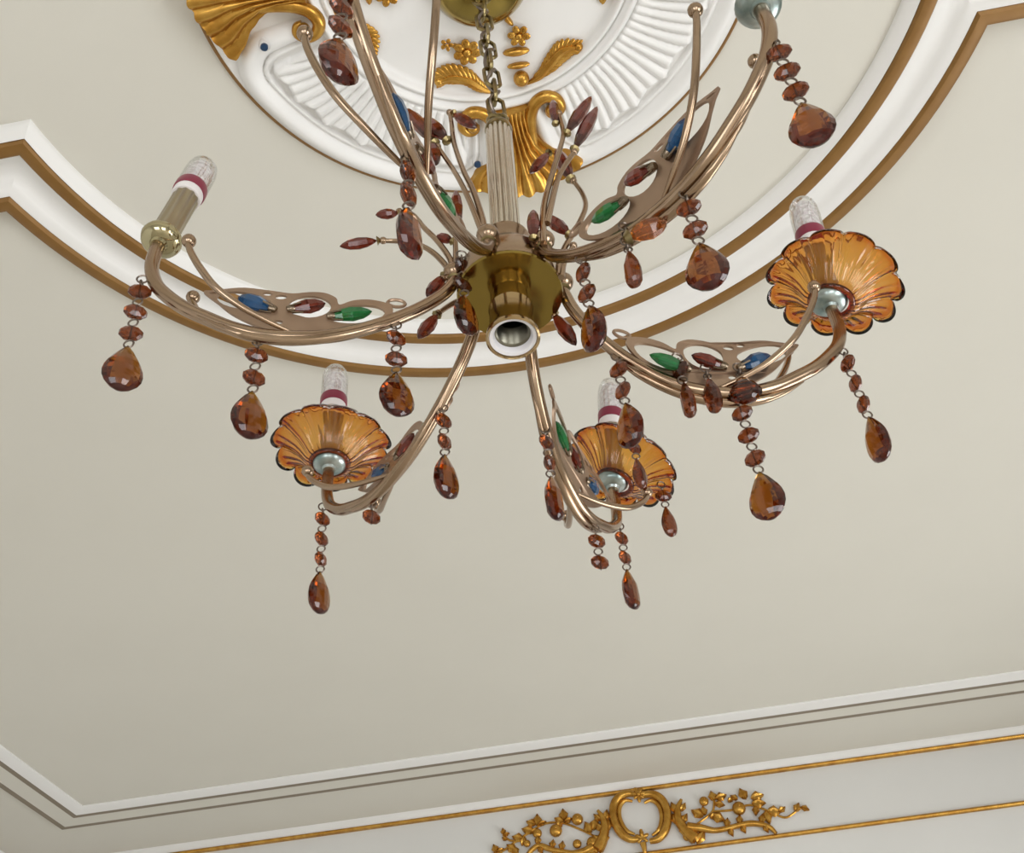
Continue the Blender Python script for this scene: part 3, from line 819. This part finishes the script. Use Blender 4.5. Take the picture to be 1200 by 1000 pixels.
def ring(mb, z, r, yaw):
    mb.tube([(r * math.cos(t) * math.cos(yaw), r * math.cos(t) * math.sin(yaw), z + r * math.sin(t)) for t in np.linspace(0, 2 * PI, 10, endpoint=False)], .0009, 5, 2, closed=True)
WIRES = {}
def wires(n, drop):
    if (n, drop) in WIRES: return WIRES[(n, drop)]
    mb = MB(); ring(mb, -.002, .0048, .3); ring(mb, -.0085, .0034, 1.7)
    for i in range(n):
        zc_ = -P1 - PP * i
        mb.tube([(0, 0, zc_ + .009), (0, 0, zc_), (0, 0, zc_ - .009)], .0007, 5, smooth=False)
        if i < n - 1 or drop: ring(mb, zc_ - PP / 2 if i < n - 1 else zc_ - .0125, .0042, .1)
    if n == 0: ring(mb, -.012, .0034, .1)
    WIRES[(n, drop)] = mb.mesh('crystal_string', M['wire'])
    return WIRES[(n, drop)]
def arm_z(r): return float(np.interp(r, [p[0] for p in PROF[:-2]], [p[1] for p in PROF[:-2]]))
def string(p, n, yaw, drop=DROP, first=P1, lab=None):
    """p: hook point in the fixture's own frame; everything below it hangs plumb"""
    w = RW @ p
    yaw += math.atan2(-w.x, w.y)
    o = link('crystal_string', wires(n, drop is not None), ch, RI @ Matrix.Translation(w))
    o['label'] = lab or ('string of red-brown crystal beads ending in a brown drop' if n and drop is not None else 'short string of red-brown crystal beads' if n else 'single hanging crystal on wire rings')
    for i in range(n):
        link('bead', BEAD, o, Matrix.Translation((0, 0, -P1 - PP * i)) @ rot_about(yaw + random.uniform(-.25, .25)))
    if drop is not None:
        z = -P1 - PP * (n - 1) - PD if n else -.0135
        link('crystal_drop', drop, o, Matrix.Translation((0, 0, z)) @ rot_about(yaw))
    return o
TIPHOOK = {0: (.351, -.053), 1: (.352, -.053), 2: (.351, -.055), 3: (.340, -.069), 4: (.345, -.054), 5: (.351, -.050)}
def astr(k, r, n, yaw, drop=DROP, dz=-.0075, lat=0.):
    if k in TIPHOOK and r > .34: p = ap(k, *TIPHOOK[k])
    else: p = ap(k, r, arm_z(r) + dz, lat)
    return string(p, n, yaw, drop)
astr(0, .347, 3, .1); astr(0, .235, 2, .4); astr(0, .112, 2, .45)
astr(1, .351, 3, .85); astr(1, .243, 1, .5, None); astr(1, .115, 2, .85)
astr(2, .122, 2, 1.2); astr(2, .262, 2, .7, None); astr(2, .347, 2, 1.15)
astr(3, .105, 2, -.7); astr(3, .221, 3, -.3); astr(3, .347, 3, -.85)
astr(4, .101, 2, -.85); astr(4, .156, 0, -.85, DROPD); astr(4, .225, 2, -.1); astr(4, .345, 3, .1)
astr(5, .231, 2, 1.1); astr(5, .347, 3, .6)
# short drops hung from the right arm's plate, strings off the hub and the lower flower
string(ap(3, .165, -.083, -.012), 1, -.95, DROPD); string(ap(3, .191, -.098, -.012), 0, -.6, DROPD); string(ap(3, .224, -.096, -.012), 0, .1, DROPR)
string(sv((-.046, -.024, .018)), 2, .9)
string(sv((.130, .262, .022)), 1, .7, DROPD); string(pl(2, .375, .012, -.055), 1, .5, DROPD)
o = string(ap(4, .162, -.106, -.006), 0, -.3, None)
add_bud(o, (.000, -.020, -.040), (.034, -.020, -.028), .021, gem_mb(1, 1, 1, 8).mesh('crystal_bud', M['amberbud'], smooth=False))

# ------------------------------------------------------------------ daylight through the windows
def area(name, loc, rot, sx, sy, power, col):
    L = bpy.data.lights.new(name, 'AREA'); L.shape = 'RECTANGLE'; L.size = sx; L.size_y = sy; L.energy = power; L.color = col
    o = bpy.data.objects.new(name, L); COL.objects.link(o); o.location = loc; o.rotation_euler = rot
    return o
for u0, u1, z0, z1 in WR:
    area('window_daylight', (XR + .14, (u0 + u1) / 2, (z0 + z1) / 2), (0, math.radians(90), 0), z1 - z0, u1 - u0, 100, (.96, .98, 1.))
for u0, u1, z0, z1 in WF:
    area('window_daylight', ((u0 + u1) / 2, YF - .14, (z0 + z1) / 2), (math.radians(90), 0, 0), u1 - u0, z1 - z0, 62, (.96, .98, 1.))
wd = bpy.data.worlds.new('sky'); SC.world = wd; wd.use_nodes = True
bg = wd.node_tree.nodes['Background']; bg.inputs['Color'].default_value = (.9, .95, 1, 1); bg.inputs['Strength'].default_value = 1.

SC.view_settings.view_transform = 'Standard'
SC.view_settings.look = 'None'
SC.view_settings.gamma = 1
SC.view_settings.use_curve_mapping = False
SC.view_settings.exposure = -.95
